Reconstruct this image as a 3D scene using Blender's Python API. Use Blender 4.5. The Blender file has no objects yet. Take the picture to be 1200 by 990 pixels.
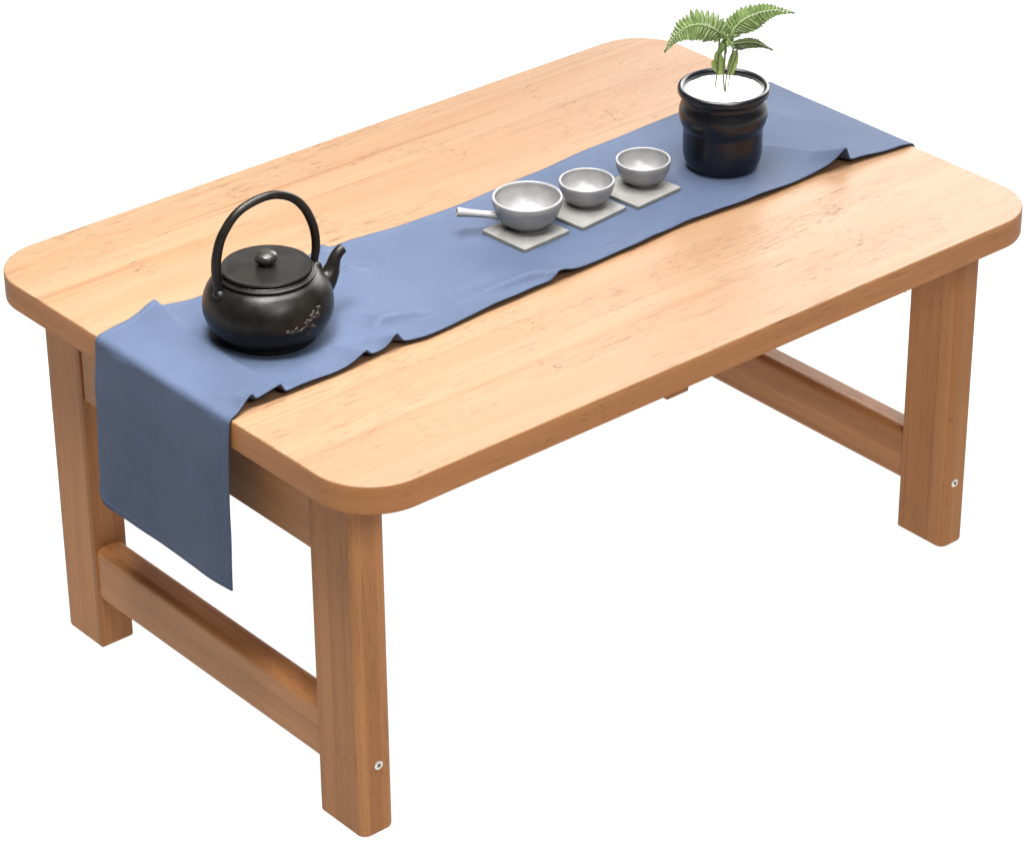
import bpy, bmesh, math, random
from mathutils import Vector, Matrix, noise

random.seed(7)
scene = bpy.context.scene
col = scene.collection
PI = math.pi

# ------------------------------------------------------------------ dimensions (metres, z = 0 is the floor)
TOP = 0.3694            # height of the table top
L, W, T = 0.8, 0.548, 0.0264
CLOTH = TOP + 0.0024    # upper face of the runner


# ------------------------------------------------------------------ helpers
def link(name, bm, mats, parent=None, smooth=True, angle=35):
    me = bpy.data.meshes.new(name)
    bm.normal_update()
    bm.to_mesh(me)
    bm.free()
    o = bpy.data.objects.new(name, me)
    col.objects.link(o)
    for m in (mats if isinstance(mats, (list, tuple)) else [mats]):
        me.materials.append(m)
    if smooth:
        for p in me.polygons:
            p.use_smooth = True
        me.set_sharp_from_angle(angle=math.radians(angle))
    if parent:
        o.parent = parent
    return o


def flat_faces(o):
    """Large faces keep their own normals, so only the narrow bevels round off."""
    md = o.modifiers.new("weighted_normals", "WEIGHTED_NORMAL")
    md.keep_sharp = True
    md.weight = 90
    return o


def thing(name, label, cat, loc=(0, 0, 0), rz=0.0, group=None):
    o = bpy.data.objects.new(name, None)
    col.objects.link(o)
    o.location = loc
    o.rotation_euler = (0, 0, rz)
    o.empty_display_size = 0.05
    tag(o, label, cat, group)
    return o


def tag(o, label, cat, group=None):
    o["label"] = label
    o["category"] = cat
    if group:
        o["group"] = group


def lathe(bm, prof, seg=72, close_start=False, close_end=False):
    """prof: (r, z) pairs; r = 0 makes a pole."""
    rings = []
    for r, z in prof:
        if r < 1e-6:
            rings.append([bm.verts.new((0, 0, z))])
        else:
            rings.append([bm.verts.new((r * math.cos(2 * PI * k / seg), r * math.sin(2 * PI * k / seg), z)) for k in range(seg)])
    for a, b in zip(rings, rings[1:]):
        for k in range(seg):
            k2 = (k + 1) % seg
            if len(a) == 1 and len(b) == 1:
                continue
            if len(a) == 1:
                bm.faces.new((a[0], b[k], b[k2]))
            elif len(b) == 1:
                bm.faces.new((a[k], b[0], a[k2]))
            else:
                bm.faces.new((a[k], b[k], b[k2], a[k2]))
    bmesh.ops.recalc_face_normals(bm, faces=bm.faces)


def spline(pts, n):
    """Catmull-Rom through pts, n samples per span."""
    P = [Vector(p) for p in pts]
    P = [2 * P[0] - P[1]] + P + [2 * P[-1] - P[-2]]
    out = []
    for i in range(1, len(P) - 2):
        for k in range(n):
            t = k / n
            a, b, c, d = P[i - 1], P[i], P[i + 1], P[i + 2]
            out.append(0.5 * ((2 * b) + (c - a) * t + (2 * a - 5 * b + 4 * c - d) * t * t + (3 * b - a - 3 * c + d) * t ** 3))
    out.append(P[-2])
    return out


def tube(bm, pts, radii, seg=16, caps=True, flat=1.0):
    """Sweep a circle along pts; radii one per point or a float."""
    n = len(pts)
    if not isinstance(radii, (list, tuple)):
        radii = [radii] * n
    tan = [(pts[min(i + 1, n - 1)] - pts[max(i - 1, 0)]).normalized() for i in range(n)]
    up = Vector((0, 0, 1)) if abs(tan[0].z) < 0.9 else Vector((0, 1, 0))
    u = tan[0].cross(up).normalized()
    rings = []
    for i in range(n):
        u = (u - tan[i] * u.dot(tan[i])).normalized()
        v = tan[i].cross(u)
        rings.append([bm.verts.new(pts[i] + (u * math.cos(2 * PI * k / seg) * flat + v * math.sin(2 * PI * k / seg)) * radii[i]) for k in range(seg)])
    for a, b in zip(rings, rings[1:]):
        for k in range(seg):
            bm.faces.new((a[k], a[(k + 1) % seg], b[(k + 1) % seg], b[k]))
    if caps:
        bm.faces.new(rings[0][::-1])
        bm.faces.new(rings[-1])
    bmesh.ops.recalc_face_normals(bm, faces=bm.faces)


def resample(vals, n):
    out = []
    for i in range(n):
        t = i / (n - 1) * (len(vals) - 1)
        k = min(int(t), len(vals) - 2)
        out.append(vals[k] + (vals[k + 1] - vals[k]) * (t - k))
    return out


def round_poly(hx, hy, radii, seg):
    """Rounded rectangle outline, radii for the corners (-,-), (+,-), (+,+), (-,+)."""
    out = []
    for (sx, sy), r, a0 in zip(((-1, -1), (1, -1), (1, 1), (-1, 1)), radii, (PI, 1.5 * PI, 0, 0.5 * PI)):
        cx, cy = sx * (hx - r), sy * (hy - r)
        for k in range(seg + 1):
            a = a0 + k / seg * PI / 2
            out.append((cx + r * math.cos(a), cy + r * math.sin(a)))
    return out


def inset_levels(levels, fn):
    """Stack outlines: levels = (inset, height), fn(inset) -> list of 2-D points."""
    return [(fn(i), h) for i, h in levels]


def stack(bm, outlines, place, cap_mat=None, side_mat=0):
    rings = [[bm.verts.new(place(x, y, h)) for x, y in pts] for pts, h in outlines]
    n = len(rings[0])
    for a, b in zip(rings, rings[1:]):
        for k in range(n):
            f = bm.faces.new((a[k], a[(k + 1) % n], b[(k + 1) % n], b[k]))
            f.material_index = side_mat
    bot = bm.faces.new(rings[0][::-1])
    top = bm.faces.new(rings[-1])
    if cap_mat is not None:
        top.material_index = cap_mat
        for f in bm.faces:
            if len(f.verts) == 4 and all(v in rings[-1] or v in rings[-2] or v in rings[-3] for v in f.verts):
                f.material_index = cap_mat
    bmesh.ops.recalc_face_normals(bm, faces=bm.faces)
    return rings


# ------------------------------------------------------------------ node helpers
def new_mat(name):
    m = bpy.data.materials.new(name)
    m.use_nodes = True
    nt = m.node_tree
    b = nt.nodes["Principled BSDF"]
    return m, nt, b


class N:
    def __init__(self, nt):
        self.nt = nt

    def node(self, kind, **kw):
        n = self.nt.nodes.new(kind)
        for k, v in kw.items():
            setattr(n, k, v)
        return n

    def set(self, sock, v):
        if hasattr(v, "is_linked") or hasattr(v, "links"):
            self.nt.links.new(v, sock)
        else:
            sock.default_value = v

    def math(self, op, a, b=None, c=None, clamp=False):
        n = self.node("ShaderNodeMath", operation=op, use_clamp=clamp)
        for i, v in enumerate((a, b, c)):
            if v is not None:
                self.set(n.inputs[i], v)
        return n.outputs[0]

    def smooth(self, v, a, b, lo=0.0, hi=1.0):
        n = self.node("ShaderNodeMapRange", interpolation_type="SMOOTHSTEP")
        for i, x in enumerate((v, a, b, lo, hi)):
            self.set(n.inputs[i], x)
        return n.outputs[0]

    def noise(self, vec, scale, detail=2.0, rough=0.5, dist=0.0):
        n = self.node("ShaderNodeTexNoise")
        self.set(n.inputs["Vector"], vec)
        n.inputs["Scale"].default_value = scale
        n.inputs["Detail"].default_value = detail
        n.inputs["Roughness"].default_value = rough
        n.inputs["Distortion"].default_value = dist
        return n.outputs["Fac"]

    def mix(self, fac, a, b, blend="MIX"):
        n = self.node("ShaderNodeMix", data_type="RGBA", blend_type=blend)
        self.set(n.inputs[0], fac)
        self.set(n.inputs[6], a)
        self.set(n.inputs[7], b)
        return n.outputs[2]

    def vec(self, x, y, z):
        n = self.node("ShaderNodeCombineXYZ")
        for i, v in enumerate((x, y, z)):
            self.set(n.inputs[i], v)
        return n.outputs[0]


def coords(h):
    tc = h.node("ShaderNodeTexCoord")
    s = h.node("ShaderNodeSeparateXYZ")
    h.nt.links.new(tc.outputs["Object"], s.inputs[0])
    return tc.outputs["Object"], s.outputs


def rgba(r, g, b):
    return (r, g, b, 1.0)


def bamboo(name, axis, light, dark, streak, strip_w, rough, streak_amt, node_amt, spec=0.5, coat=0.0):
    """Laminated bamboo: strips along one axis, fibre streaks, the odd node mark across a strip."""
    m, nt, b = new_mat(name)
    h = N(nt)
    _, xyz = coords(h)
    order = {"x": (0, 1, 2), "y": (1, 0, 2), "z": (2, 0, 1), "rim": (0, 1, 2)}[axis]
    a, p, q = (xyz[i] for i in order)
    pq = h.math("ADD", p, h.math("MULTIPLY", q, -0.93 if axis == "z" else 0.93))
    if axis == "rim":
        a, pq = h.math("ADD", xyz[0], xyz[1]), xyz[2]
    wob = h.noise(h.vec(h.math("MULTIPLY", a, 1.6), pq, 0.0), 3.0, 1.0)
    pw = h.math("ADD", pq, h.math("MULTIPLY", h.math("SUBTRACT", wob, 0.5), 0.004))
    sid = h.math("FLOOR", h.math("DIVIDE", pw, strip_w))
    wn = h.node("ShaderNodeTexWhiteNoise", noise_dimensions="1D")
    h.set(wn.inputs["W"], sid)
    rnd = wn.outputs["Value"]
    wn2 = h.node("ShaderNodeTexWhiteNoise", noise_dimensions="1D")
    h.set(wn2.inputs["W"], h.math("ADD", sid, 31.7))
    rnd2 = wn2.outputs["Value"]
    aoff = h.math("ADD", a, h.math("MULTIPLY", rnd, 3.1))
    # broad tone along the grain + strip to strip
    broad = h.noise(h.vec(h.math("MULTIPLY", aoff, 1.2), h.math("MULTIPLY", pw, 14.0), 0.3), 3.0, 3.0, 0.55)
    tone = h.math("ADD", h.math("MULTIPLY", rnd2, 0.42), h.math("MULTIPLY", broad, 0.75))
    c = h.mix(h.smooth(tone, 0.25, 0.95), rgba(*light), rgba(*dark))
    # fine fibres
    fib = h.noise(h.vec(h.math("MULTIPLY", aoff, 9.0), h.math("MULTIPLY", pq, 620.0), 1.7), 1.0, 3.0, 0.6)
    c = h.mix(h.smooth(fib, 0.40, 0.72, 0.0, 0.48), c, rgba(*dark))
    # dark flecks gathered in loose patches
    fl = h.noise(h.vec(h.math("MULTIPLY", aoff, 24.0), h.math("MULTIPLY", pq, 1050.0), 4.1), 1.0, 2.0, 0.55)
    patch = h.noise(h.vec(h.math("MULTIPLY", a, 3.0), h.math("MULTIPLY", pq, 11.0), 8.0), 1.6, 2.0, 0.5)
    fl2 = h.noise(h.vec(h.math("MULTIPLY", aoff, 85.0), h.math("MULTIPLY", pq, 900.0), 9.3), 1.0, 2.0, 0.55)
    patch2 = h.noise(h.vec(h.math("MULTIPLY", a, 4.5), h.math("MULTIPLY", pq, 15.0), 2.0), 1.6, 2.0, 0.5)
    fm = h.math("MULTIPLY", h.smooth(fl, 0.57, 0.70), h.smooth(patch, 0.42, 0.62, 0.10, 1.0))
    fm = h.math("MAXIMUM", fm, h.math("MULTIPLY", h.smooth(fl2, 0.58, 0.70), h.smooth(patch2, 0.47, 0.64, 0.04, 0.9)))
    c = h.mix(h.math("MULTIPLY", fm, streak_amt), c, rgba(*streak))
    # long thin streaks
    ls = h.noise(h.vec(h.math("MULTIPLY", aoff, 2.2), h.math("MULTIPLY", pq, 260.0), 6.5), 1.0, 2.0, 0.5)
    c = h.mix(h.smooth(ls, 0.63, 0.74, 0.0, 0.38 * min(1.0, streak_amt * 1.3)), c, rgba(*streak))
    # bamboo nodes: short ticks in a narrow band across one strip
    per = 0.36
    ph = h.math("SUBTRACT", h.math("MODULO", h.math("ADD", h.math("ADD", a, 5.0), h.math("MULTIPLY", rnd, per)), per), per / 2)
    band = h.smooth(h.math("ABSOLUTE", ph), 0.004, 0.017, 1.0, 0.0)
    tick = h.noise(h.vec(h.math("MULTIPLY", a, 130.0), h.math("MULTIPLY", pq, 430.0), 2.2), 1.0, 2.0, 0.6)
    few = h.math("GREATER_THAN", rnd2, 0.35)
    nm = h.math("MULTIPLY", h.math("MULTIPLY", band, h.smooth(tick, 0.56, 0.68)), few)
    c = h.mix(h.math("MULTIPLY", nm, node_amt), c, rgba(*streak))
    nt.links.new(c, b.inputs["Base Color"])
    b.inputs["Roughness"].default_value = rough
    r = h.math("ADD", rough, h.math("MULTIPLY", h.math("SUBTRACT", fib, 0.5), 0.16))
    nt.links.new(r, b.inputs["Roughness"])
    b.inputs["Specular IOR Level"].default_value = spec
    b.inputs["Coat Weight"].default_value = coat
    b.inputs["Coat Roughness"].default_value = 0.28
    bp = h.node("ShaderNodeBump")
    bp.inputs["Strength"].default_value = 0.22
    bp.inputs["Distance"].default_value = 0.0006
    hh = h.math("SUBTRACT", h.math("MULTIPLY", fib, 0.5), h.math("ADD", fm, nm))
    nt.links.new(hh, bp.inputs["Height"])
    nt.links.new(bp.outputs[0], b.inputs["Normal"])
    return m


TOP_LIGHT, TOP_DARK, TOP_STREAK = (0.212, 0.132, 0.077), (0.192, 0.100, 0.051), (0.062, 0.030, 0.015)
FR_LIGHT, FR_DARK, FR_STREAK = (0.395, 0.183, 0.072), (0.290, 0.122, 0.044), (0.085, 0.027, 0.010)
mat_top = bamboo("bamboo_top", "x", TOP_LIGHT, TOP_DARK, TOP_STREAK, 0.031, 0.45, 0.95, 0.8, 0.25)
mat_edge_x = bamboo("bamboo_edge", "rim", FR_LIGHT, FR_DARK, FR_STREAK, 0.013, 0.5, 0.6, 0.15, 0.14)
mat_leg = bamboo("bamboo_upright", "z", FR_LIGHT, FR_DARK, FR_STREAK, 0.014, 0.5, 0.5, 0.4, 0.14)
mat_rail = bamboo("bamboo_rail", "y", FR_LIGHT, FR_DARK, FR_STREAK, 0.016, 0.46, 0.5, 0.3, 0.18)


def cloth_material():
    m, nt, b = new_mat("blue_linen")
    h = N(nt)
    uvn = h.node("ShaderNodeUVMap", uv_map="UVMap")
    s = h.node("ShaderNodeSeparateXYZ")
    nt.links.new(uvn.outputs[0], s.inputs[0])
    u, v = s.outputs[0], s.outputs[1]
    th1 = h.math("SINE", h.math("MULTIPLY", u, 2 * PI / 0.0009))
    th2 = h.math("SINE", h.math("MULTIPLY", v, 2 * PI / 0.0009))
    weave = h.math("MULTIPLY", th1, th2)
    slub_a = h.noise(h.vec(h.math("MULTIPLY", u, 60.0), h.math("MULTIPLY", v, 900.0), 0.0), 1.0, 2.0)
    slub_b = h.noise(h.vec(h.math("MULTIPLY", u, 900.0), h.math("MULTIPLY", v, 60.0), 0.0), 1.0, 2.0)
    slub = h.math("ADD", h.math("MULTIPLY", slub_a, 0.5), h.math("MULTIPLY", slub_b, 0.5))
    fade = h.noise(h.vec(u, v, 0.0), 9.0, 3.0)
    k = h.math("ADD", h.math("MULTIPLY", slub, 0.6), h.math("MULTIPLY", fade, 0.4))
    c = h.mix(h.smooth(k, 0.3, 0.7), rgba(0.041, 0.056, 0.094), rgba(0.059, 0.078, 0.126))
    nt.links.new(c, b.inputs["Base Color"])
    b.inputs["Roughness"].default_value = 0.5
    b.inputs["Specular IOR Level"].default_value = 0.07
    b.inputs["Sheen Weight"].default_value = 0.03
    b.inputs["Sheen Roughness"].default_value = 0.45
    b.inputs["Sheen Tint"].default_value = rgba(0.78, 0.87, 1.0)
    # stitched hem, 6 mm in from the edges
    hn = h.node("ShaderNodeUVMap", uv_map="Hem")
    hs = h.node("ShaderNodeSeparateXYZ")
    nt.links.new(hn.outputs[0], hs.inputs[0])
    d_side, d_end = hs.outputs[0], hs.outputs[1]
    dist = h.math("MINIMUM", d_side, d_end)
    seam = h.smooth(h.math("ABSOLUTE", h.math("SUBTRACT", dist, 0.0062)), 0.0003, 0.0011, 1.0, 0.0)
    hem = h.smooth(dist, 0.0058, 0.0068, 1.0, 0.0)
    along = h.math("SUBTRACT", h.math("ADD", u, v), 0.0)
    dash = h.smooth(h.math("SINE", h.math("MULTIPLY", along, 2 * PI / 0.0034)), -0.5, 0.1)
    c2 = h.mix(h.math("MULTIPLY", h.math("MULTIPLY", seam, dash), 0.22), c, rgba(0.10, 0.135, 0.20))
    nt.links.new(c2, b.inputs["Base Color"])
    bp = h.node("ShaderNodeBump")
    bp.inputs["Strength"].default_value = 0.35
    bp.inputs["Distance"].default_value = 0.0005
    hh = h.math("ADD", h.math("MULTIPLY", weave, 0.35), slub)
    hh = h.math("SUBTRACT", h.math("ADD", hh, hem), h.math("MULTIPLY", seam, 1.6))
    nt.links.new(hh, bp.inputs["Height"])
    nt.links.new(bp.outputs[0], b.inputs["Normal"])
    return m


def simple(name, c1, c2, scale, rough, spec=0.5, metal=0.0, bump=0.0, bump_scale=400.0, rough_var=0.1):
    m, nt, b = new_mat(name)
    h = N(nt)
    o, _ = coords(h)
    f = h.noise(o, scale, 4.0, 0.6)
    nt.links.new(h.mix(h.smooth(f, 0.3, 0.7), rgba(*c1), rgba(*c2)), b.inputs["Base Color"])
    g = h.noise(o, scale * 2.3, 3.0, 0.6)
    nt.links.new(h.math("ADD", rough, h.math("MULTIPLY", h.math("SUBTRACT", g, 0.5), rough_var * 2)), b.inputs["Roughness"])
    b.inputs["Specular IOR Level"].default_value = spec
    b.inputs["Metallic"].default_value = metal
    if bump:
        bp = h.node("ShaderNodeBump")
        bp.inputs["Strength"].default_value = bump
        bp.inputs["Distance"].default_value = 0.0006
        nt.links.new(h.noise(o, bump_scale, 3.0, 0.6), bp.inputs["Height"])
        nt.links.new(bp.outputs[0], b.inputs["Normal"])
    return m


mat_cloth = cloth_material()
mat_iron = simple("black_cast_iron", (0.004, 0.0035, 0.003), (0.009, 0.0078, 0.0065), 60, 0.31, 0.20, 0.0, 0.28, 900)
mat_knob = simple("burnished_iron", (0.012, 0.010, 0.009), (0.02, 0.017, 0.015), 60, 0.28, 0.4, 0.0, 0.1, 900, 0.05)
mat_relief = simple("rubbed_iron_relief", (0.016, 0.013, 0.011), (0.034, 0.029, 0.024), 300, 0.42, 0.30)
mat_glaze = simple("black_pot_glaze", (0.004, 0.005, 0.009), (0.008, 0.008, 0.010), 30, 0.24, 0.38, 0.0, 0.04, 120, 0.04)
mat_grey = simple("grey_stoneware", (0.185, 0.183, 0.187), (0.222, 0.220, 0.223), 90, 0.34, 0.5, 0.0, 0.10, 700, 0.05)
mat_slate = simple("pale_stone_coaster", (0.135, 0.134, 0.127), (0.168, 0.166, 0.157), 120, 0.6, 0.35, 0.0, 0.25, 900)
mat_screw = simple("zinc_screw", (0.62, 0.60, 0.56), (0.72, 0.70, 0.66), 300, 0.3, 0.6, 0.6)
mat_slot = simple("screw_recess", (0.03, 0.025, 0.02), (0.05, 0.04, 0.03), 300, 0.6)
mat_sand = simple("white_sand", (0.74, 0.74, 0.72), (0.86, 0.86, 0.84), 1800, 0.9, 0.2, 0.0, 0.8, 2600)


def leaf_material(name, c1, c2, c3):
    m, nt, b = new_mat(name)
    h = N(nt)
    o, _ = coords(h)
    f = h.noise(o, 190.0, 3.0, 0.6)
    vc = h.node("ShaderNodeVertexColor", layer_name="rib")
    sp = h.node("ShaderNodeSeparateColor")
    nt.links.new(vc.outputs[0], sp.inputs[0])
    c = h.mix(h.smooth(f, 0.35, 0.65), rgba(*c1), rgba(*c2))
    c = h.mix(sp.outputs[0], c, rgba(*c3))
    nt.links.new(c, b.inputs["Base Color"])
    b.inputs["Roughness"].default_value = 0.45
    tr = h.node("ShaderNodeBsdfTranslucent")
    nt.links.new(c, tr.inputs[0])
    mx = h.node("ShaderNodeMixShader")
    mx.inputs[0].default_value = 0.38
    nt.links.new(b.outputs[0], mx.inputs[1])
    nt.links.new(tr.outputs[0], mx.inputs[2])
    nt.links.new(mx.outputs[0], nt.nodes["Material Output"].inputs[0])
    return m


mat_fern = leaf_material("fern_green", (0.070, 0.118, 0.030), (0.145, 0.212, 0.068), (0.32, 0.39, 0.19))
mat_under = leaf_material("fern_olive", (0.045, 0.060, 0.022), (0.075, 0.095, 0.036), (0.13, 0.155, 0.07))
mat_pale = leaf_material("young_green", (0.12, 0.18, 0.035), (0.18, 0.25, 0.06), (0.24, 0.30, 0.10))

# ------------------------------------------------------------------ floor: plain white, with an invented glow added to wash out shadows under the table
m, nt, b = new_mat("glowing_white_floor")
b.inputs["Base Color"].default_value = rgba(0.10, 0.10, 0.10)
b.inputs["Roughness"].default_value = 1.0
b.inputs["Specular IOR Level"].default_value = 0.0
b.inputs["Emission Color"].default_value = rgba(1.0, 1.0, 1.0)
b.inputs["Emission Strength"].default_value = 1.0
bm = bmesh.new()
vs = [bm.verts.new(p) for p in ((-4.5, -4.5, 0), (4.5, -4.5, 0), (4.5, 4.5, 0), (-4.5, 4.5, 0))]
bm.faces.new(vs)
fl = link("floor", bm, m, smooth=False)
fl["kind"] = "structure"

# ------------------------------------------------------------------ the table
table = thing("low_table", "low bamboo table with rounded corners and plank legs, standing on white floor", "table", (0, 0, 0))

bm = bmesh.new()
RC = 0.056
lv = [(0.0014, -T), (0.0004, -T + 0.0004), (0.0, -T + 0.0014), (0.0, -0.0016), (0.0002, -0.0009), (0.0006, -0.0003), (0.0014, 0.0)]
outl = [(round_poly(L / 2 - i, W / 2 - i, [RC - i] * 4, 20), hgt) for i, hgt in lv]
stack(bm, outl, lambda x, y, z: (x, y, TOP + z), cap_mat=1, side_mat=0)
flat_faces(link("tabletop", bm, [mat_edge_x, mat_top], table, angle=40))

LX, LY = 0.0316, 0.0589         # leg section
X0, Y0 = L / 2 - 0.0285, W / 2 - 0.0492   # outer faces of the legs


def make_leg(sx, sy):
    bm = bmesh.new()
    LX = 0.0348 if sx < 0 else 0.0316
    cx, cy = sx * (X0 - LX / 2), sy * (Y0 - LY / 2)
    R, r = 0.0085, 0.0018
    rad = [R if s == sy else r for s in (-1, -1, 1, 1)]
    zs = [(0.0020, 0.0005), (0.0006, 0.0013), (0.0, 0.003), (0.0, 0.05), (0.0, 0.15), (0.0, 0.25), (0.0, TOP - T + 0.0004)]
    outl = [(round_poly(LX / 2 - i, LY / 2 - i, [max(q - i, 0.0004) for q in rad], 8), z) for i, z in zs]
    stack(bm, outl, lambda x, y, z: (cx + x, cy + y, z))
    return flat_faces(link("leg", bm, mat_leg, table, angle=30))


def make_screw(leg, sx, sy):
    bm = bmesh.new()
    lathe(bm, [(0.0, 0.0009), (0.0012, 0.0009), (0.0016, 0.0011), (0.0036, 0.0012), (0.0043, 0.0007), (0.0045, -0.001)], 28)
    cross = []
    for a in (0.4, 0.4 + PI / 2):
        ca, sa = math.cos(a), math.sin(a)
        hx, hy = 0.0021, 0.00055
        base = [(hx, hy), (-hx, hy), (-hx, -hy), (hx, -hy)]
        v = [bm.verts.new((x * ca - y * sa, x * sa + y * ca, 0.00135 + 0.00005 * (a > 1))) for x, y in base]
        f = bm.faces.new(v)
        f.material_index = 1
        cross.append(f)
    Mx = Matrix.Translation((sx * 0.353, sy * (Y0 - 0.0002), TOP - 0.299)) @ Matrix.Rotation(PI / 2 * (1 if sy < 0 else -1), 4, "X")
    bmesh.ops.transform(bm, matrix=Mx, verts=bm.verts)
    o = link("screw", bm, [mat_screw, mat_slot], leg, angle=30)
    return o


for sx in (-1, 1):
    for sy in (-1, 1):
        lg = make_leg(sx, sy)
        make_screw(lg, sx, sy)


def rail(name, sx, z0, z1, x_in, x_out, R, y_half):
    """A board running along y between the legs of one end."""
    bm = bmesh.new()
    hx, hz = (x_out - x_in) / 2, (z1 - z0) / 2
    cx, cz = sx * (x_in + x_out) / 2, (z0 + z1) / 2
    pts = round_poly(hx, hz, [R] * 4, 6)
    ys = [-y_half, -y_half / 3, y_half / 3, y_half]
    outl = [(pts, y) for y in ys]
    stack(bm, outl, lambda x, z, y: (cx + x, y, cz + z))
    return flat_faces(link(name, bm, mat_rail, table, angle=30))


YI = Y0 - LY                      # inner faces of the legs
for sx in (-1, 1):
    # the far apron sits a little shallower, tucked behind the legs
    rail("apron", sx, TOP - (0.106 if sx < 0 else 0.092), TOP - T + 0.0003, X0 - (0.020 if sx < 0 else 0.012), X0 - 0.0018, 0.0015, YI - 0.0014)
    rail("stretcher", sx, TOP - 0.3175, TOP - 0.2615, X0 - 0.0300, X0 - 0.0020, 0.0075, YI + 0.0003)

# ------------------------------------------------------------------ the runner
def lerp_tab(tab, x):
    if x <= tab[0][0]:
        return tab[0][1]
    for (x0, y0), (x1, y1) in zip(tab, tab[1:]):
        if x <= x1:
            t = (x - x0) / (x1 - x0)
            t = t * t * (3 - 2 * t)
            return y0 + (y1 - y0) * t
    return tab[-1][1]


FRONT = [(-0.402, -0.1050), (-0.375, -0.1000), (-0.345, -0.1015), (-0.29, -0.1020), (-0.223, -0.0975), (-0.19, -0.1020), (-0.11, -0.0975),
         (-0.035, -0.0945), (0.05, -0.0915), (0.12, -0.0875), (0.22, -0.0930), (0.285, -0.0915), (0.315, -0.0955), (0.402, -0.1035)]
BACK = [(-0.402, 0.0865), (-0.37, 0.0880), (-0.335, 0.0935), (-0.300, 0.0850), (-0.24, 0.0870), (-0.141, 0.0850), (-0.07, 0.0785), (-0.007, 0.0765),
        (0.09, 0.0830), (0.172, 0.0890), (0.287, 0.0930), (0.402, 0.0880)]
KC, KR = (-0.2885, -0.008), 0.046
FLAT = [(KC, 0.0435), ((0.2324, -0.0178), 0.040), ((0.0015, -0.0065), 0.044), ((0.069, -0.005), 0.044), ((0.1345, -0.007), 0.044)]
# creases: points on the table, height at each, falloff towards -normal / +normal side (normal = left of travel)
RIDGES = [
    ([(-0.336, 0.094, .0050), (-0.341, 0.05, .0042), (-0.346, 0.0, .0034), (-0.347, -0.05, .0040), (-0.347, -0.103, .0056)], .022, .0030),
    ([(-0.392, -0.070, .0004), (-0.381, -0.085, .0026), (-0.373, -0.104, .0062)], .010, .0035),
    ([(-0.385, -0.075, .0002), (-0.360, -0.082, .0012), (-0.352, -0.09, .0002)], .006, .003),
    ([(-0.262, -0.062, .0002), (-0.258, -0.080, .0032), (-0.255, -0.103, .0036)], .012, .0035),
    ([(-0.222, -0.062, .0006), (-0.205, -0.058, .0048), (-0.180, -0.064, .0038), (-0.158, -0.078, .0003)], .005, .016),
    ([(-0.238, -0.074, .0004), (-0.228, -0.086, .0030), (-0.219, -0.101, .0075)], .008, .0035),
    ([(-0.125, -0.072, .0003), (-0.085, -0.077, .0036), (-0.055, -0.080, .0042), (-0.033, -0.097, .0046)], .004, .012),
    ([(-0.140, -0.045, .0001), (-0.100, -0.050, .0012), (-0.06, -0.046, .0001)], .012, .012),
    ([(0.020, -0.078, .0001), (0.05, -0.081, .0016), (0.08, -0.079, .0001)], .006, .006),
    ([(0.272, 0.012, .0002), (0.295, -0.025, .0014), (0.312, -0.062, .0030), (0.318, -0.097, .0095)], .016, .0035),
    ([(-0.180, 0.055, .0004), (-0.165, 0.042, .0034), (-0.150, 0.024, .0002)], .010, .003),
    ([(-0.160, 0.088, .0040), (-0.164, 0.072, .0020), (-0.170, 0.06, .0003)], .008, .005),
    ([(-0.100, 0.060, .0001), (-0.080, 0.030, .0010), (-0.065, 0.0, .0001)], .02, .012),
    ([(0.33, 0.06, .0001), (0.35, 0.02, .0008), (0.37, -0.03, .0001)], .02, .012),
]


def sm(t):
    t = max(0.0, min(1.0, t))
    return t * t * (3 - 2 * t)


def cloth_height(x, y):
    p = Vector((x, y))
    z = 0.0
    for pts, wl, wr in RIDGES:
        reach = 4 * max(wl, wr)
        if (x < min(q[0] for q in pts) - reach or x > max(q[0] for q in pts) + reach
                or y < min(q[1] for q in pts) - reach or y > max(q[1] for q in pts) + reach):
            continue
        best, hb, side = 1e9, 0.0, 1
        for (ax, ay, ah), (bx, by, bh) in zip(pts, pts[1:]):
            a, d = Vector((ax, ay)), Vector((bx - ax, by - ay))
            t = max(0.0, min(1.0, (p - a).dot(d) / d.length_squared))
            q = a + d * t
            dist = (p - q).length
            if dist < best:
                best, hb = dist, ah + (bh - ah) * t
                side = d.x * (p.y - ay) - d.y * (p.x - ax)
        w = wl if side < 0 else wr
        if best < 4 * w:
            z = max(z, hb * math.exp(-(best / w) ** 1.6)) if hb > 0.0005 else max(z, hb * math.exp(-(best / w) ** 2))
    z += 0.0007 * (noise.noise(Vector((x * 17, y * 21, 3.1))) + 0.6)
    f0, b0 = lerp_tab(FRONT, x), lerp_tab(BACK, x)
    df = y - f0
    lift = 0.0017 + 0.0013 * noise.noise(Vector((x * 26, 0.3, 0.9)))
    z += max(0.0, lift) * math.exp(-max(df, 0) / 0.011)
    z += 0.0006 * math.exp(-max(b0 - y, 0) / 0.008)
    for (cx, cy), r in FLAT:
        d = math.hypot(x - cx, y - cy)
        z *= sm((d - r + 0.004) / 0.014)
    z *= 1.6
    return max(z, 0.0)


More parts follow.
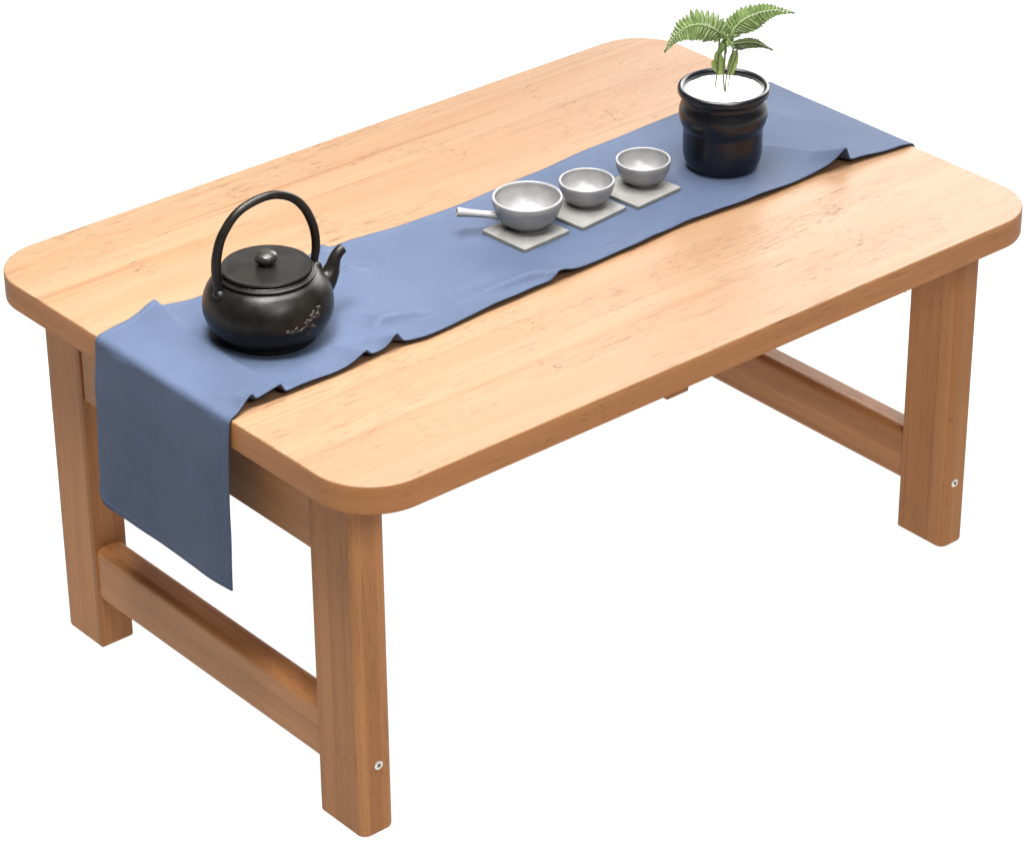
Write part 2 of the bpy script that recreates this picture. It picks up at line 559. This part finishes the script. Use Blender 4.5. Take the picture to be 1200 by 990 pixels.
def build_runner():
    bm = bmesh.new()
    uvl = bm.loops.layers.uv.new("UVMap")
    hml = bm.loops.layers.uv.new("Hem")
    hang_a, hang_b = 0.1625, 0.16
    zt = 0.0009
    path = []      # (x, z, s, topness, hang depth)
    s = 0.0
    nA = 46
    for i in range(nA):
        z = -hang_a + (hang_a - 0.0045) * i / (nA - 1)
        path.append((-0.4022, z, z, 0.0, -z))
    rr = 0.0054
    for k in range(1, 9):
        a = PI - k / 9 * PI / 2
        path.append((-0.4022 + rr + rr * math.cos(a), zt - rr + rr * math.sin(a), None, 0.0, 0.0))
    nT = 500
    xs0, xs1 = -0.4022 + rr, 0.4022 - rr
    for i in range(nT):
        path.append((xs0 + (xs1 - xs0) * i / (nT - 1), zt, None, 1.0, 0.0))
    for k in range(1, 9):
        a = PI / 2 - k / 9 * PI / 2
        path.append((0.4022 - rr + rr * math.cos(a), zt - rr + rr * math.sin(a), None, 0.0, 0.0))
    nB = 30
    for i in range(nB):
        z = -0.0045 - (hang_b - 0.0045) * i / (nB - 1)
        path.append((0.4022, z, None, 0.0, -z))
    nW = 112
    grid, uvs = [], []
    prev = None
    acc = 0.0
    for (x, z, _, top, hang) in path:
        if prev is not None:
            acc += math.hypot(x - prev[0], z - prev[1])
        prev = (x, z)
        row, ur = [], []
        near = x < 0
        f0, b0 = lerp_tab(FRONT, x), lerp_tab(BACK, x)
        if hang > 0:
            f = hang / hang_a
            f0 += 0.004 * f
            b0 += (0.0055 * f if near else 0)
        for j in range(nW):
            t = j / (nW - 1)
            # denser rows near both hems
            t = t + 0.10 * math.sin(2 * PI * t) * -1 / (2 * PI) * 0.8
            y = f0 + (b0 - f0) * t
            px, py, pz = x, y, z
            edge = sm(min(1.0, (min(x + 0.4022, 0.4022 - x)) / 0.02))
            if top or (hang == 0):
                hgt = cloth_height(x, y)
                pz += hgt * (0.25 + 0.75 * edge) if top else hgt * 0.25
            if hang > 0:
                sgn = -1 if near else 1
                f = hang / hang_a
                swell = 0.0035 * f * math.sin(PI * t) ** 0.7 + 0.0014 * f * math.sin(7 * t + 1.0) + 0.002 * sm(f * 3)
                px += sgn * max(swell, 0.0)
                px += sgn * 0.0009 * noise.noise(Vector((y * 30, z * 22, 5.0 + sgn)))
                # corner at the back of the hem curls up a little
                if near:
                    dy, dz = b0 - y, hang_a + z
                    rc_ = 0.022
                    if dy < rc_ and dz < rc_:
                        ua, ub = 1 - dy / rc_, 1 - dz / rc_
                        py = b0 - rc_ + rc_ * ua * math.sqrt(1 - ub * ub / 2)
                        pz = -hang_a + rc_ - rc_ * ub * math.sqrt(1 - ua * ua / 2)
                        px -= 0.004 * ua * ub
            row.append(bm.verts.new((px, py, TOP + pz)))
            ur.append((acc, y, min(y - f0, b0 - y), min(acc, 9.0)))
        grid.append(row)
        uvs.append(ur)
    for i in range(len(grid) - 1):
        for j in range(nW - 1):
            f = bm.faces.new((grid[i][j], grid[i + 1][j], grid[i + 1][j + 1], grid[i][j + 1]))
            for lp, (a, c) in zip(f.loops, ((i, j), (i + 1, j), (i + 1, j + 1), (i, j + 1))):
                lp[uvl].uv = uvs[a][c][:2]
                lp[hml].uv = uvs[a][c][2:]
    bmesh.ops.recalc_face_normals(bm, faces=bm.faces)
    up = sum(1 for f in bm.faces if f.normal.z > 0.9) > sum(1 for f in bm.faces if f.normal.z < -0.9)
    if not up:
        bmesh.ops.reverse_faces(bm, faces=bm.faces)
    o = link("table_runner", bm, mat_cloth, None, angle=180)
    md = o.modifiers.new("thickness", "SOLIDIFY")
    md.thickness = 0.0015
    md.offset = 1.0
    return o


runner = build_runner()
tag(runner, "slate blue cloth runner along the table top, hanging over its near end", "table runner")

# ------------------------------------------------------------------ the kettle
kettle = thing("kettle", "squat black iron kettle with tall hoop handle, standing on blue runner", "kettle", (KC[0], KC[1], CLOTH), math.radians(-6.5))

body_ctrl = [(0.0405, 0.0), (0.0415, 0.0020), (0.0415, 0.0052), (0.0450, 0.0078), (0.0512, 0.0145), (0.0548, 0.0222), (0.0560, 0.0300),
             (0.0550, 0.0385), (0.0515, 0.0470), (0.0460, 0.0540), (0.0405, 0.0578)]
prof = [(0.0, 0.0004)] + [(p.x, p.z) for p in spline([(r, 0, z) for r, z in body_ctrl], 6)]
prof += [(0.0412, 0.0580), (0.0421, 0.0586), (0.0424, 0.0594), (0.0420, 0.0602), (0.0408, 0.0607), (0.0398, 0.0609), (0.0396, 0.0612), (0.0388, 0.0618), (0.0375, 0.0612), (0.0372, 0.0575), (0.0, 0.0570)]
bm = bmesh.new()
lathe(bm, prof, 96)
kbody = link("body", bm, mat_iron, kettle, angle=40)


def body_radius(z):
    pr = [(p.x, p.z) for p in spline([(r, 0, zz) for r, zz in body_ctrl], 6)]
    for (r0, z0), (r1, z1) in zip(pr, pr[1:]):
        if z0 <= z <= z1:
            return r0 + (r1 - r0) * (z - z0) / max(z1 - z0, 1e-9)
    return pr[-1][0]


# lid
bm = bmesh.new()
lathe(bm, [(0.0, 0.0600), (0.0374, 0.0600), (0.0380, 0.0622), (0.0386, 0.0630), (0.0390, 0.0641), (0.0384, 0.0652), (0.0368, 0.0655), (0.0350, 0.0651),
           (0.0330, 0.0652), (0.0240, 0.0662), (0.0120, 0.0668), (0.0, 0.0670)], 96)
lid = link("lid", bm, mat_iron, kettle, angle=40)
bm = bmesh.new()
kp = spline([(0.0066, 0, 0.0655), (0.0052, 0, 0.0668), (0.0054, 0, 0.0678), (0.0088, 0, 0.0700), (0.0099, 0, 0.0730), (0.0084, 0, 0.0762), (0.0042, 0, 0.0778)], 6)
lathe(bm, [(p.x, p.z) for p in kp] + [(0.0, 0.0781)], 40)
link("knob", bm, mat_knob, lid, angle=60)

# hoop handle, with its two lugs on the shoulder
hp = [(-0.0455, 0.0490), (-0.0470, 0.0590), (-0.0478, 0.0700), (-0.0468, 0.0860), (-0.0400, 0.1050), (-0.0235, 0.1220), (0.0030, 0.1285), (0.0245, 0.1225),
      (0.0385, 0.1085), (0.0468, 0.0890), (0.0488, 0.0710), (0.0470, 0.0590), (0.0452, 0.0490)]
pts = spline([(x, 0, z) for x, z in hp], 8)
rad = resample([0.0036, 0.0040, 0.0044, 0.0043, 0.0040, 0.0037, 0.0037, 0.0038, 0.0039, 0.0039, 0.0038, 0.0035, 0.0034], len(pts))
bm = bmesh.new()
tube(bm, pts, rad, 18)
handle = link("handle", bm, mat_iron, kettle, angle=50)
for sgn in (-1, 1):
    bm = bmesh.new()
    bmesh.ops.create_uvsphere(bm, u_segments=20, v_segments=12, radius=1.0)
    bmesh.ops.transform(bm, matrix=Matrix.Translation((sgn * 0.0470, -0.0012, 0.0510)) @ Matrix.Diagonal((0.0052, 0.0066, 0.0058, 1)), verts=bm.verts)
    link("lug", bm, mat_iron, kettle, angle=60)

# spout
sp = spline([(0.0450, 0, 0.0290), (0.0545, 0, 0.0330), (0.0612, 0, 0.0395), (0.0645, 0, 0.0465), (0.0672, 0, 0.0532), (0.0716, 0, 0.0580), (0.0752, 0, 0.0594)], 6)
rad = resample([0.0135, 0.0112, 0.0082, 0.0062, 0.0052, 0.0048, 0.0044], len(sp))
bm = bmesh.new()
tube(bm, sp, rad, 20, caps=False)
# rolled mouth: inner wall
inner = [p for p in sp[::-1]][:10]
tube(bm, inner, [r * 0.62 for r in rad[::-1][:10]], 20, caps=False)
rims = [e for e in bm.edges if len(e.link_faces) == 1 and all((v.co - sp[-1]).length < 0.0052 for v in e.verts)]
try:
    bmesh.ops.bridge_loops(bm, edges=rims)
except Exception:
    pass
bmesh.ops.recalc_face_normals(bm, faces=bm.faces)
link("spout", bm, mat_iron, kettle, angle=60)

# raised blossom branch on the flank
bm = bmesh.new()
rel0 = math.radians(-125.5 + 6.5)


def flank(u, z, out=0.0):
    """u: degrees round the flank from the side facing the photo, z height above the foot."""
    a = rel0 + math.radians(u)
    r = body_radius(z) + out
    return Vector((r * math.cos(a), r * math.sin(a), z))


def blob(u, z, ru, rz, depth, tilt=0.0):
    c = flank(u, z)
    nrm = Vector((c.x, c.y, 0)).normalized()
    ta = Vector((-nrm.y, nrm.x, 0))
    slope = (body_radius(min(z + 0.001, 0.057)) - body_radius(max(z - 0.001, 0.001))) / 0.002
    tz = Vector((nrm.x * slope, nrm.y * slope, 1)).normalized()
    nn = ta.cross(tz)
    ct, st = math.cos(tilt), math.sin(tilt)
    a1, a2 = ta * ct + tz * st, -ta * st + tz * ct
    M = Matrix(((a1.x * ru, a2.x * rz, nn.x * depth, c.x), (a1.y * ru, a2.y * rz, nn.y * depth, c.y), (a1.z * ru, a2.z * rz, nn.z * depth, c.z), (0, 0, 0, 1)))
    g = bmesh.ops.create_icosphere(bm, subdivisions=2, radius=1.0)
    bmesh.ops.transform(bm, matrix=M, verts=g["verts"])


def twig(pts, r):
    P = [flank(u, z + 0.0022, 0.0001) for u, z in pts]
    P = spline(P, 5)
    tube(bm, P, resample([r, r * 0.9, r * 0.6], len(P)), 8)


twig([(16, 0.0262), (21, 0.0250), (27, 0.0258), (33, 0.0282), (39, 0.0318), (45, 0.0345), (50, 0.0375)], 0.0006)
twig([(33, 0.0282), (37, 0.0262), (40, 0.0232), (38, 0.0200)], 0.0005)
twig([(41, 0.0325), (46, 0.0322), (50, 0.0330)], 0.0005)
rb = random.Random(3)
for u, z, k in ((16, 0.0272, 1.3), (19, 0.0258, 0.9), (23, 0.0274, 1.2), (25, 0.0256, 0.8), (32, 0.0300, 0.9), (36, 0.0322, 1.1), (40, 0.0350, 1.2),
                (44, 0.0372, 1.1), (47, 0.0345, 0.9), (51, 0.0392, 1.2), (39, 0.0262, 1.1), (42, 0.0248, 0.9), (38, 0.0226, 0.8), (35, 0.0204, 1.0), (20, 0.0238, 0.6), (29, 0.0240, 0.5)):
    for q in range(3):
        blob(u + rb.uniform(-1.3, 1.3), z + 0.0022 + rb.uniform(-0.0009, 0.0009), 0.0017 * k * rb.uniform(0.7, 1.1), 0.00095 * k, 0.0009 * k, rb.uniform(-0.2, 1.2))
link("blossom_relief", bm, mat_relief, kettle, angle=60)

# ------------------------------------------------------------------ coasters, bowl and cups
CO_T = 0.0036


def coaster_mesh(size):
    bm = bmesh.new()
    lv = [(0.0005, 0.0), (0.0, 0.0005), (0.0, CO_T - 0.0006), (0.0002, CO_T - 0.0002), (0.0007, CO_T)]
    stack(bm, [(round_poly(size / 2 - i, size / 2 - i, [0.0016 - i] * 4, 4), z) for i, z in lv], lambda x, y, z: (x, y, z))
    return bm


GC = "stone coasters in a row"
coasters = [((-0.0005, -0.0068), 3.0, 0.0560, "square pale stone coaster under the grey bowl with a side handle"),
            ((0.0675, -0.0050), 6.0, 0.0590, "square pale stone coaster under the middle grey cup"),
            ((0.1342, -0.0072), 4.5, 0.0580, "square pale stone coaster under the grey cup nearest the black pot")]
for (x, y), a, s, lab in coasters:
    o = flat_faces(link("coaster", coaster_mesh(s), mat_slate, None, angle=30))
    o.location = (x, y, CLOTH)
    o.rotation_euler.z = math.radians(a)
    tag(o, lab, "coaster", GC)


def bowl_profile(R, Hh, rb_, th):
    """Outer profile up, rounded lip, inner profile down."""
    out = [(0.0, 0.0012), (rb_ * 0.80, 0.0012), (rb_ * 0.86, 0.0), (rb_, 0.0), (rb_ * 1.04, 0.0018)]
    ctrl = [(rb_ * 1.06, 0, 0.0022), (rb_ + (R - rb_) * 0.48, 0, Hh * 0.22), (rb_ + (R - rb_) * 0.80, 0, Hh * 0.48), (R * 0.985, 0, Hh * 0.78), (R, 0, Hh - th * 0.6)]
    o = [(p.x, p.z) for p in spline(ctrl, 6)]
    lip = []
    for k in range(1, 6):
        a = k / 6 * PI
        lip.append((R - th / 2 + th / 2 * math.cos(a), Hh - th * 0.6 + th * 0.6 * math.sin(a)))
    ctrl2 = [(R - th, 0, Hh - th * 0.6), (R * 0.985 - th, 0, Hh * 0.78), (rb_ + (R - rb_) * 0.78 - th, 0, Hh * 0.47), (rb_ + (R - rb_) * 0.40 - th, 0, Hh * 0.22 + th * 0.4),
             (rb_ * 0.5, 0, th + 0.0014), (rb_ * 0.2, 0, th + 0.0008)]
    i_ = [(p.x, p.z) for p in spline(ctrl2, 6)]
    return out + o + lip + i_ + [(0.0, th + 0.0007)]


hb = thing("handled_bowl", "grey stoneware bowl with a straight side handle, on the coaster nearest the kettle", "bowl", (0.0075, 0.0000, CLOTH + CO_T), math.radians(150))
bm = bmesh.new()
lathe(bm, bowl_profile(0.0320, 0.0292, 0.0165, 0.0026), 80)
link("bowl", bm, mat_grey, hb, angle=45)
bm = bmesh.new()
hpts = spline([(0.0265, 0, 0.0118), (0.0320, 0, 0.0130), (0.0410, 0, 0.0146), (0.0530, 0, 0.0168), (0.0625, 0, 0.0186), (0.0642, 0, 0.0189)], 6)
tube(bm, hpts, resample([0.0046, 0.0037, 0.0033, 0.0036, 0.0043, 0.0040], len(hpts)), 20)
# hollow end of the handle
endf = max((f for f in bm.faces if len(f.verts) > 10), key=lambda f: f.calc_center_median().x)
r1 = bmesh.ops.inset_individual(bm, faces=[endf], thickness=0.0011)
dirn = (hpts[-1] - hpts[-2]).normalized()
ex = bmesh.ops.extrude_discrete_faces(bm, faces=[endf])
bmesh.ops.translate(bm, verts=ex["faces"][0].verts, vec=-dirn * 0.004)
link("handle", bm, mat_grey, hb, angle=45)

GT = "small grey tea cups"
cups = [((0.0778, -0.0010), "small grey tea cup between the handled bowl and the other cup", 0.0256, 0.0236),
        ((0.1458, -0.0028), "small grey tea cup nearest the black plant pot", 0.0256, 0.0240)]
for (x, y), lab, R, Hh in cups:
    bm = bmesh.new()
    lathe(bm, bowl_profile(R, Hh, 0.0135, 0.0022), 72)
    o = link("tea_cup", bm, mat_grey, None, angle=45)
    o.location = (x, y, CLOTH + CO_T)
    tag(o, lab, "cup", GT)

# ------------------------------------------------------------------ potted fern
PX, PY = 0.2324, -0.0178
plant = thing("potted_fern", "small green fern in a glossy black pot of white sand, far end of the runner", "potted plant", (PX, PY, CLOTH))
ctrl = [(0.0290, 0.0), (0.0318, 0.0010), (0.0345, 0.0045), (0.0365, 0.0105), (0.0372, 0.0180), (0.0373, 0.0300), (0.0372, 0.0385)]
prof = [(0.0, 0.0006), (0.0285, 0.0006)] + [(p.x, p.z) for p in spline([(r, 0, z) for r, z in ctrl], 5)]
ctrl = [(0.0374, 0.0398), (0.0386, 0.0425), (0.0404, 0.0475), (0.0414, 0.0540), (0.0409, 0.0590), (0.0394, 0.0640), (0.0384, 0.0680), (0.0386, 0.0712)]
prof += [(p.x, p.z) for p in spline([(r, 0, z) for r, z in ctrl], 5)]
ctrl = [(0.0400, 0.0728), (0.0424, 0.0742), (0.0431, 0.0772), (0.0422, 0.0800), (0.0400, 0.0809), (0.0378, 0.0800), (0.0368, 0.0780), (0.0364, 0.0740)]
prof += [(p.x, p.z) for p in spline([(r, 0, z) for r, z in ctrl], 5)]
prof += [(0.0360, 0.0700), (0.0, 0.0690)]
bm = bmesh.new()
lathe(bm, prof, 96)
link("pot", bm, mat_glaze, plant, angle=40)

bm = bmesh.new()
nr, na = 22, 72
rows = []
for i in range(nr + 1):
    r = 0.0367 * i / nr
    if i == 0:
        rows.append([bm.verts.new((0, 0, 0.0755))])
        continue
    rows.append([bm.verts.new((r * math.cos(2 * PI * k / na), r * math.sin(2 * PI * k / na),
                 0.0750 + 0.0006 * noise.noise(Vector((r * 90 * math.cos(2 * PI * k / na), r * 90 * math.sin(2 * PI * k / na), 0.4))) + 0.0003 * random.uniform(-1, 1)))
                 for k in range(na)])
for a, b2 in zip(rows, rows[1:]):
    for k in range(na):
        k2 = (k + 1) % na
        if len(a) == 1:
            bm.faces.new((a[0], b2[k], b2[k2]))
        else:
            bm.faces.new((a[k], b2[k], b2[k2], a[k2]))
bmesh.ops.recalc_face_normals(bm, faces=bm.faces)
link("white_sand", bm, mat_sand, plant, angle=180)

VR = Vector((0.7613, -0.6484, 0)).normalized()     # the picture's right, on the ground
VD = Vector((0.6484, 0.7613, 0)).normalized()      # away from the viewer
UP = Vector((0, 0, 1))


def fp(px, py, d=0.0):
    """A point of the plant: across, up (from measurements on the photo, metres), and depth."""
    z = (192.65 - py) / 1158.0
    return VR * ((px - 846.0 - 30 * z) / 1265.0) + UP * (z - 0.43 * d) + VD * d


def leaflet(bm, cl, base, d, nrm, length, width, rib, tipdroop=0.25, n=5, fold=0.25):
    """One folded leaflet: midrib along d, blade either side."""
    side = nrm.cross(d).normalized()
    prev = None
    for i in range(n + 1):
        t = i / n
        w = width * (math.sin(PI * min(1.0, 0.12 + 0.84 * t)) ** 0.6) * (1 if i < n else 0.05)
        c = base + d * length * t - nrm * tipdroop * length * t * t
        l = c + side * w / 2 - nrm * w * fold
        r = c - side * w / 2 - nrm * w * fold
        cur = [bm.verts.new(l), bm.verts.new(c), bm.verts.new(r)]
        if prev:
            for a, b_ in ((0, 1), (1, 2)):
                f = bm.faces.new((prev[a], prev[b_], cur[b_], cur[a]))
                for lp in f.loops:
                    v = rib if lp.vert in (prev[1], cur[1]) else 0.0
                    lp[cl] = (v, v, v, 1)
        prev = cur


def frond(pts, nrm, lens_up, lens_dn, pairs, width, name="frond", mat=None, lean=0.28, rib=0.55, seed=1, start=0.06):
    rnd = random.Random(seed)
    bm = bmesh.new()
    cl = bm.loops.layers.color.new("rib")
    P = spline(pts, 12)
    n = len(P)
    nrm = nrm.normalized()
    for k in range(pairs):
        t = start + (0.975 - start) * k / (pairs - 1)
        i = min(int(t * (n - 1)), n - 2)
        base = P[i] + (P[i + 1] - P[i]) * (t * (n - 1) - i)
        tan = (P[min(i + 1, n - 1)] - P[max(i - 1, 0)]).normalized()
        nn = (nrm - tan * nrm.dot(tan)).normalized()
        s = nn.cross(tan).normalized()
        for sg, table_ in ((1, lens_up), (-1, lens_dn)):
            ln = resample(table_, 101)[int(t * 100)] * rnd.uniform(0.93, 1.06)
            d = (s * sg + tan * (lean + 0.25 * t) + nn * rnd.uniform(-0.10, 0.16)).normalized()
            leaflet(bm, cl, base, d, nn, ln, width * (1 - 0.45 * t) * rnd.uniform(0.9, 1.1), rib * rnd.uniform(0.6, 1.2), tipdroop=rnd.uniform(0.10, 0.30), fold=0.42)
    # end leaflet
    leaflet(bm, cl, P[-2], (P[-1] - P[-4]).normalized(), nn, 0.006, 0.0022, rib * 0.4)
    tube(bm, P, resample([0.0008, 0.0006, 0.0003], n), 6)
    return link(name, bm, mat or mat_fern, plant, angle=50)


camN = (-VD * 0.80 + UP * 0.62)
# left frond
f1 = frond([fp(851, 46, 0.000), fp(838, 35, -0.004), fp(820, 29, -0.007), fp(803, 33, -0.009), fp(790, 43, -0.010), fp(780.5, 57, -0.010)],
           camN + VR * -0.25, [0.008, 0.0155, 0.0165, 0.0150, 0.0105, 0.005, 0.002], [0.007, 0.0150, 0.0165, 0.0140, 0.0090, 0.004, 0.0015], 20, 0.0060, seed=4, lean=0.12)
# right frond
f2 = frond([fp(855, 46, 0.002), fp(860, 35, 0.004), fp(872, 24, 0.007), fp(890, 16, 0.010), fp(908, 13, 0.012), fp(927, 15.5, 0.013)],
           camN + VR * 0.3, [0.010, 0.0130, 0.0125, 0.0110, 0.0085, 0.0045, 0.0012], [0.008, 0.0140, 0.0170, 0.0155, 0.0100, 0.005, 0.0012], 20, 0.0058, seed=9, lean=0.35)
# small drooping frond at the right
f3 = frond([fp(857, 52, -0.004), fp(866, 51, -0.007), fp(879, 50, -0.010), fp(890, 52.5, -0.012), fp(899, 56.5, -0.013)],
           camN * 0.9 + VR * 0.1, [0.003, 0.0055, 0.0060, 0.0050, 0.0025, 0.001], [0.004, 0.0075, 0.0070, 0.0048, 0.0022, 0.001], 15, 0.0058, mat=mat_under, seed=12, lean=0.6, rib=0.2)
# crown of young leaflets where the fronds meet
bm = bmesh.new()
cl = bm.loops.layers.color.new("rib")
rc = random.Random(5)
for k in range(16):
    a = rc.uniform(0, 2 * PI)
    base = fp(852 + rc.uniform(-5, 6), 46 + rc.uniform(-4, 6), rc.uniform(-0.005, 0.004))
    d = (VR * math.cos(a) + UP * (math.sin(a) * 0.8 + 0.25) - VD * 0.35).normalized()
    leaflet(bm, cl, base, d, (camN - d * camN.dot(d)).normalized(), rc.uniform(0.006, 0.012), rc.uniform(0.0032, 0.0050), 0.9 * rc.random())
link("crown", bm, mat_fern, plant, angle=50)

# stems
for pts, r in (([(849, 108, 0), (848, 90, 0), (849, 70, -0.001), (851, 47, 0)], 0.0009),
               ([(850, 107, -0.004), (851, 90, -0.003), (857, 70, -0.001), (860, 52, 0.002)], 0.0008),
               ([(838, 103, 0.002), (840, 88, 0.001), (842, 68, 0.0), (843, 46, -0.002)], 0.0008),
               ([(854, 100, 0.004), (856, 86, 0.003), (862, 68, 0.0), (864, 54, -0.006)], 0.0007)):
    bm = bmesh.new()
    bm.loops.layers.color.new("rib")
    P = spline([fp(*q) for q in pts], 8)
    P[0] = P[0].copy()
    tube(bm, P, resample([r * 0.75, r, r * 1.05], len(P)), 8)
    link("stem", bm, mat_under, plant, angle=60)
# pale young leaves wrapped round the stems
for c, ln, wd, seed in ((((845, 88, 0.003), (-0.15, 1.0)), 0.0260, 0.0095, 1), (((856, 88, 0.004), (0.18, 1.0)), 0.0265, 0.0090, 2), (((841, 84, 0.0015), (-0.35, 0.9)), 0.0130, 0.0065, 3)):
    bm = bmesh.new()
    cl = bm.loops.layers.color.new("rib")
    (q, (dr, du)) = c
    d = (VR * dr + UP * du).normalized()
    nn = (-VD + UP * 0.15)
    nn = (nn - d * nn.dot(d)).normalized()
    leaflet(bm, cl, fp(*q), d, nn, ln, wd, 0.8, tipdroop=-0.06, n=10, fold=0.18)
    link("young_leaf", bm, mat_pale, plant, angle=60)

# ------------------------------------------------------------------ camera
cam = bpy.data.cameras.new("camera")
cam.sensor_fit = "HORIZONTAL"
cam.sensor_width = 36.0
cam.lens = 3901.2809 / 1200.0 * 36.0
cam.clip_start, cam.clip_end = 0.1, 100.0
co = bpy.data.objects.new("camera", cam)
col.objects.link(co)
az, pi_, ro = 0.86969904, 0.51762028, -0.00888529
f = Vector((math.cos(pi_) * math.cos(az), math.cos(pi_) * math.sin(az), -math.sin(pi_)))
r = f.cross(UP).normalized()
u = r.cross(f)
r2 = r * math.cos(ro) + u * math.sin(ro)
u2 = -r * math.sin(ro) + u * math.cos(ro)
Mx = Matrix(((r2.x, u2.x, -f.x), (r2.y, u2.y, -f.y), (r2.z, u2.z, -f.z))).to_4x4()
Mx.translation = Vector((-1.7446, -2.0515, 1.3373 + TOP))
co.matrix_world = Mx
scene.camera = co


# ------------------------------------------------------------------ light
def area(name, loc, target, sx, sy, power, colour=(1, 1, 1), spread=180):
    l = bpy.data.lights.new(name, "AREA")
    l.shape = "RECTANGLE"
    l.size, l.size_y = sx, sy
    l.energy = power
    l.color = colour
    l.spread = math.radians(spread)
    o = bpy.data.objects.new(name, l)
    col.objects.link(o)
    o.location = loc
    o.rotation_euler = (Vector(target) - Vector(loc)).to_track_quat("-Z", "Y").to_euler()
    return o


area("overhead_softbox", (0.15, -0.02, 2.1), (0.05, -0.02, TOP), 1.5, 1.0, 112, (1.0, 0.985, 0.96))
area("back_softbox", (2.6, 1.1, 1.5), (0.3, -0.05, TOP), 2.2, 1.5, 92, (1.0, 0.99, 0.97))
area("rear_softbox", (0.95, 1.85, 1.5), (-0.3, 0.0, TOP), 0.7, 0.5, 2.5, (1.0, 0.99, 0.98))
area("near_softbox", (-0.60, -0.20, 1.75), (-0.36, 0.05, TOP), 0.4, 0.4, 4.5, (1.0, 0.985, 0.96), 50)
area("front_softbox", (-0.65, -1.9, 2.0), (0.0, -0.1, TOP), 0.8, 0.8, 45, (1.0, 0.97, 0.93))

w = bpy.data.worlds.new("World")
scene.world = w
w.use_nodes = True
w.node_tree.nodes["Background"].inputs[0].default_value = rgba(1, 1, 1)
w.node_tree.nodes["Background"].inputs[1].default_value = 0.06

vs_ = scene.view_settings
vs_.view_transform = "Standard"
vs_.look = "None"
vs_.exposure = 0.0
vs_.gamma = 1.0
scene.render.engine = "CYCLES"
scene.cycles.use_denoising = True
scene.cycles.max_bounces = 8
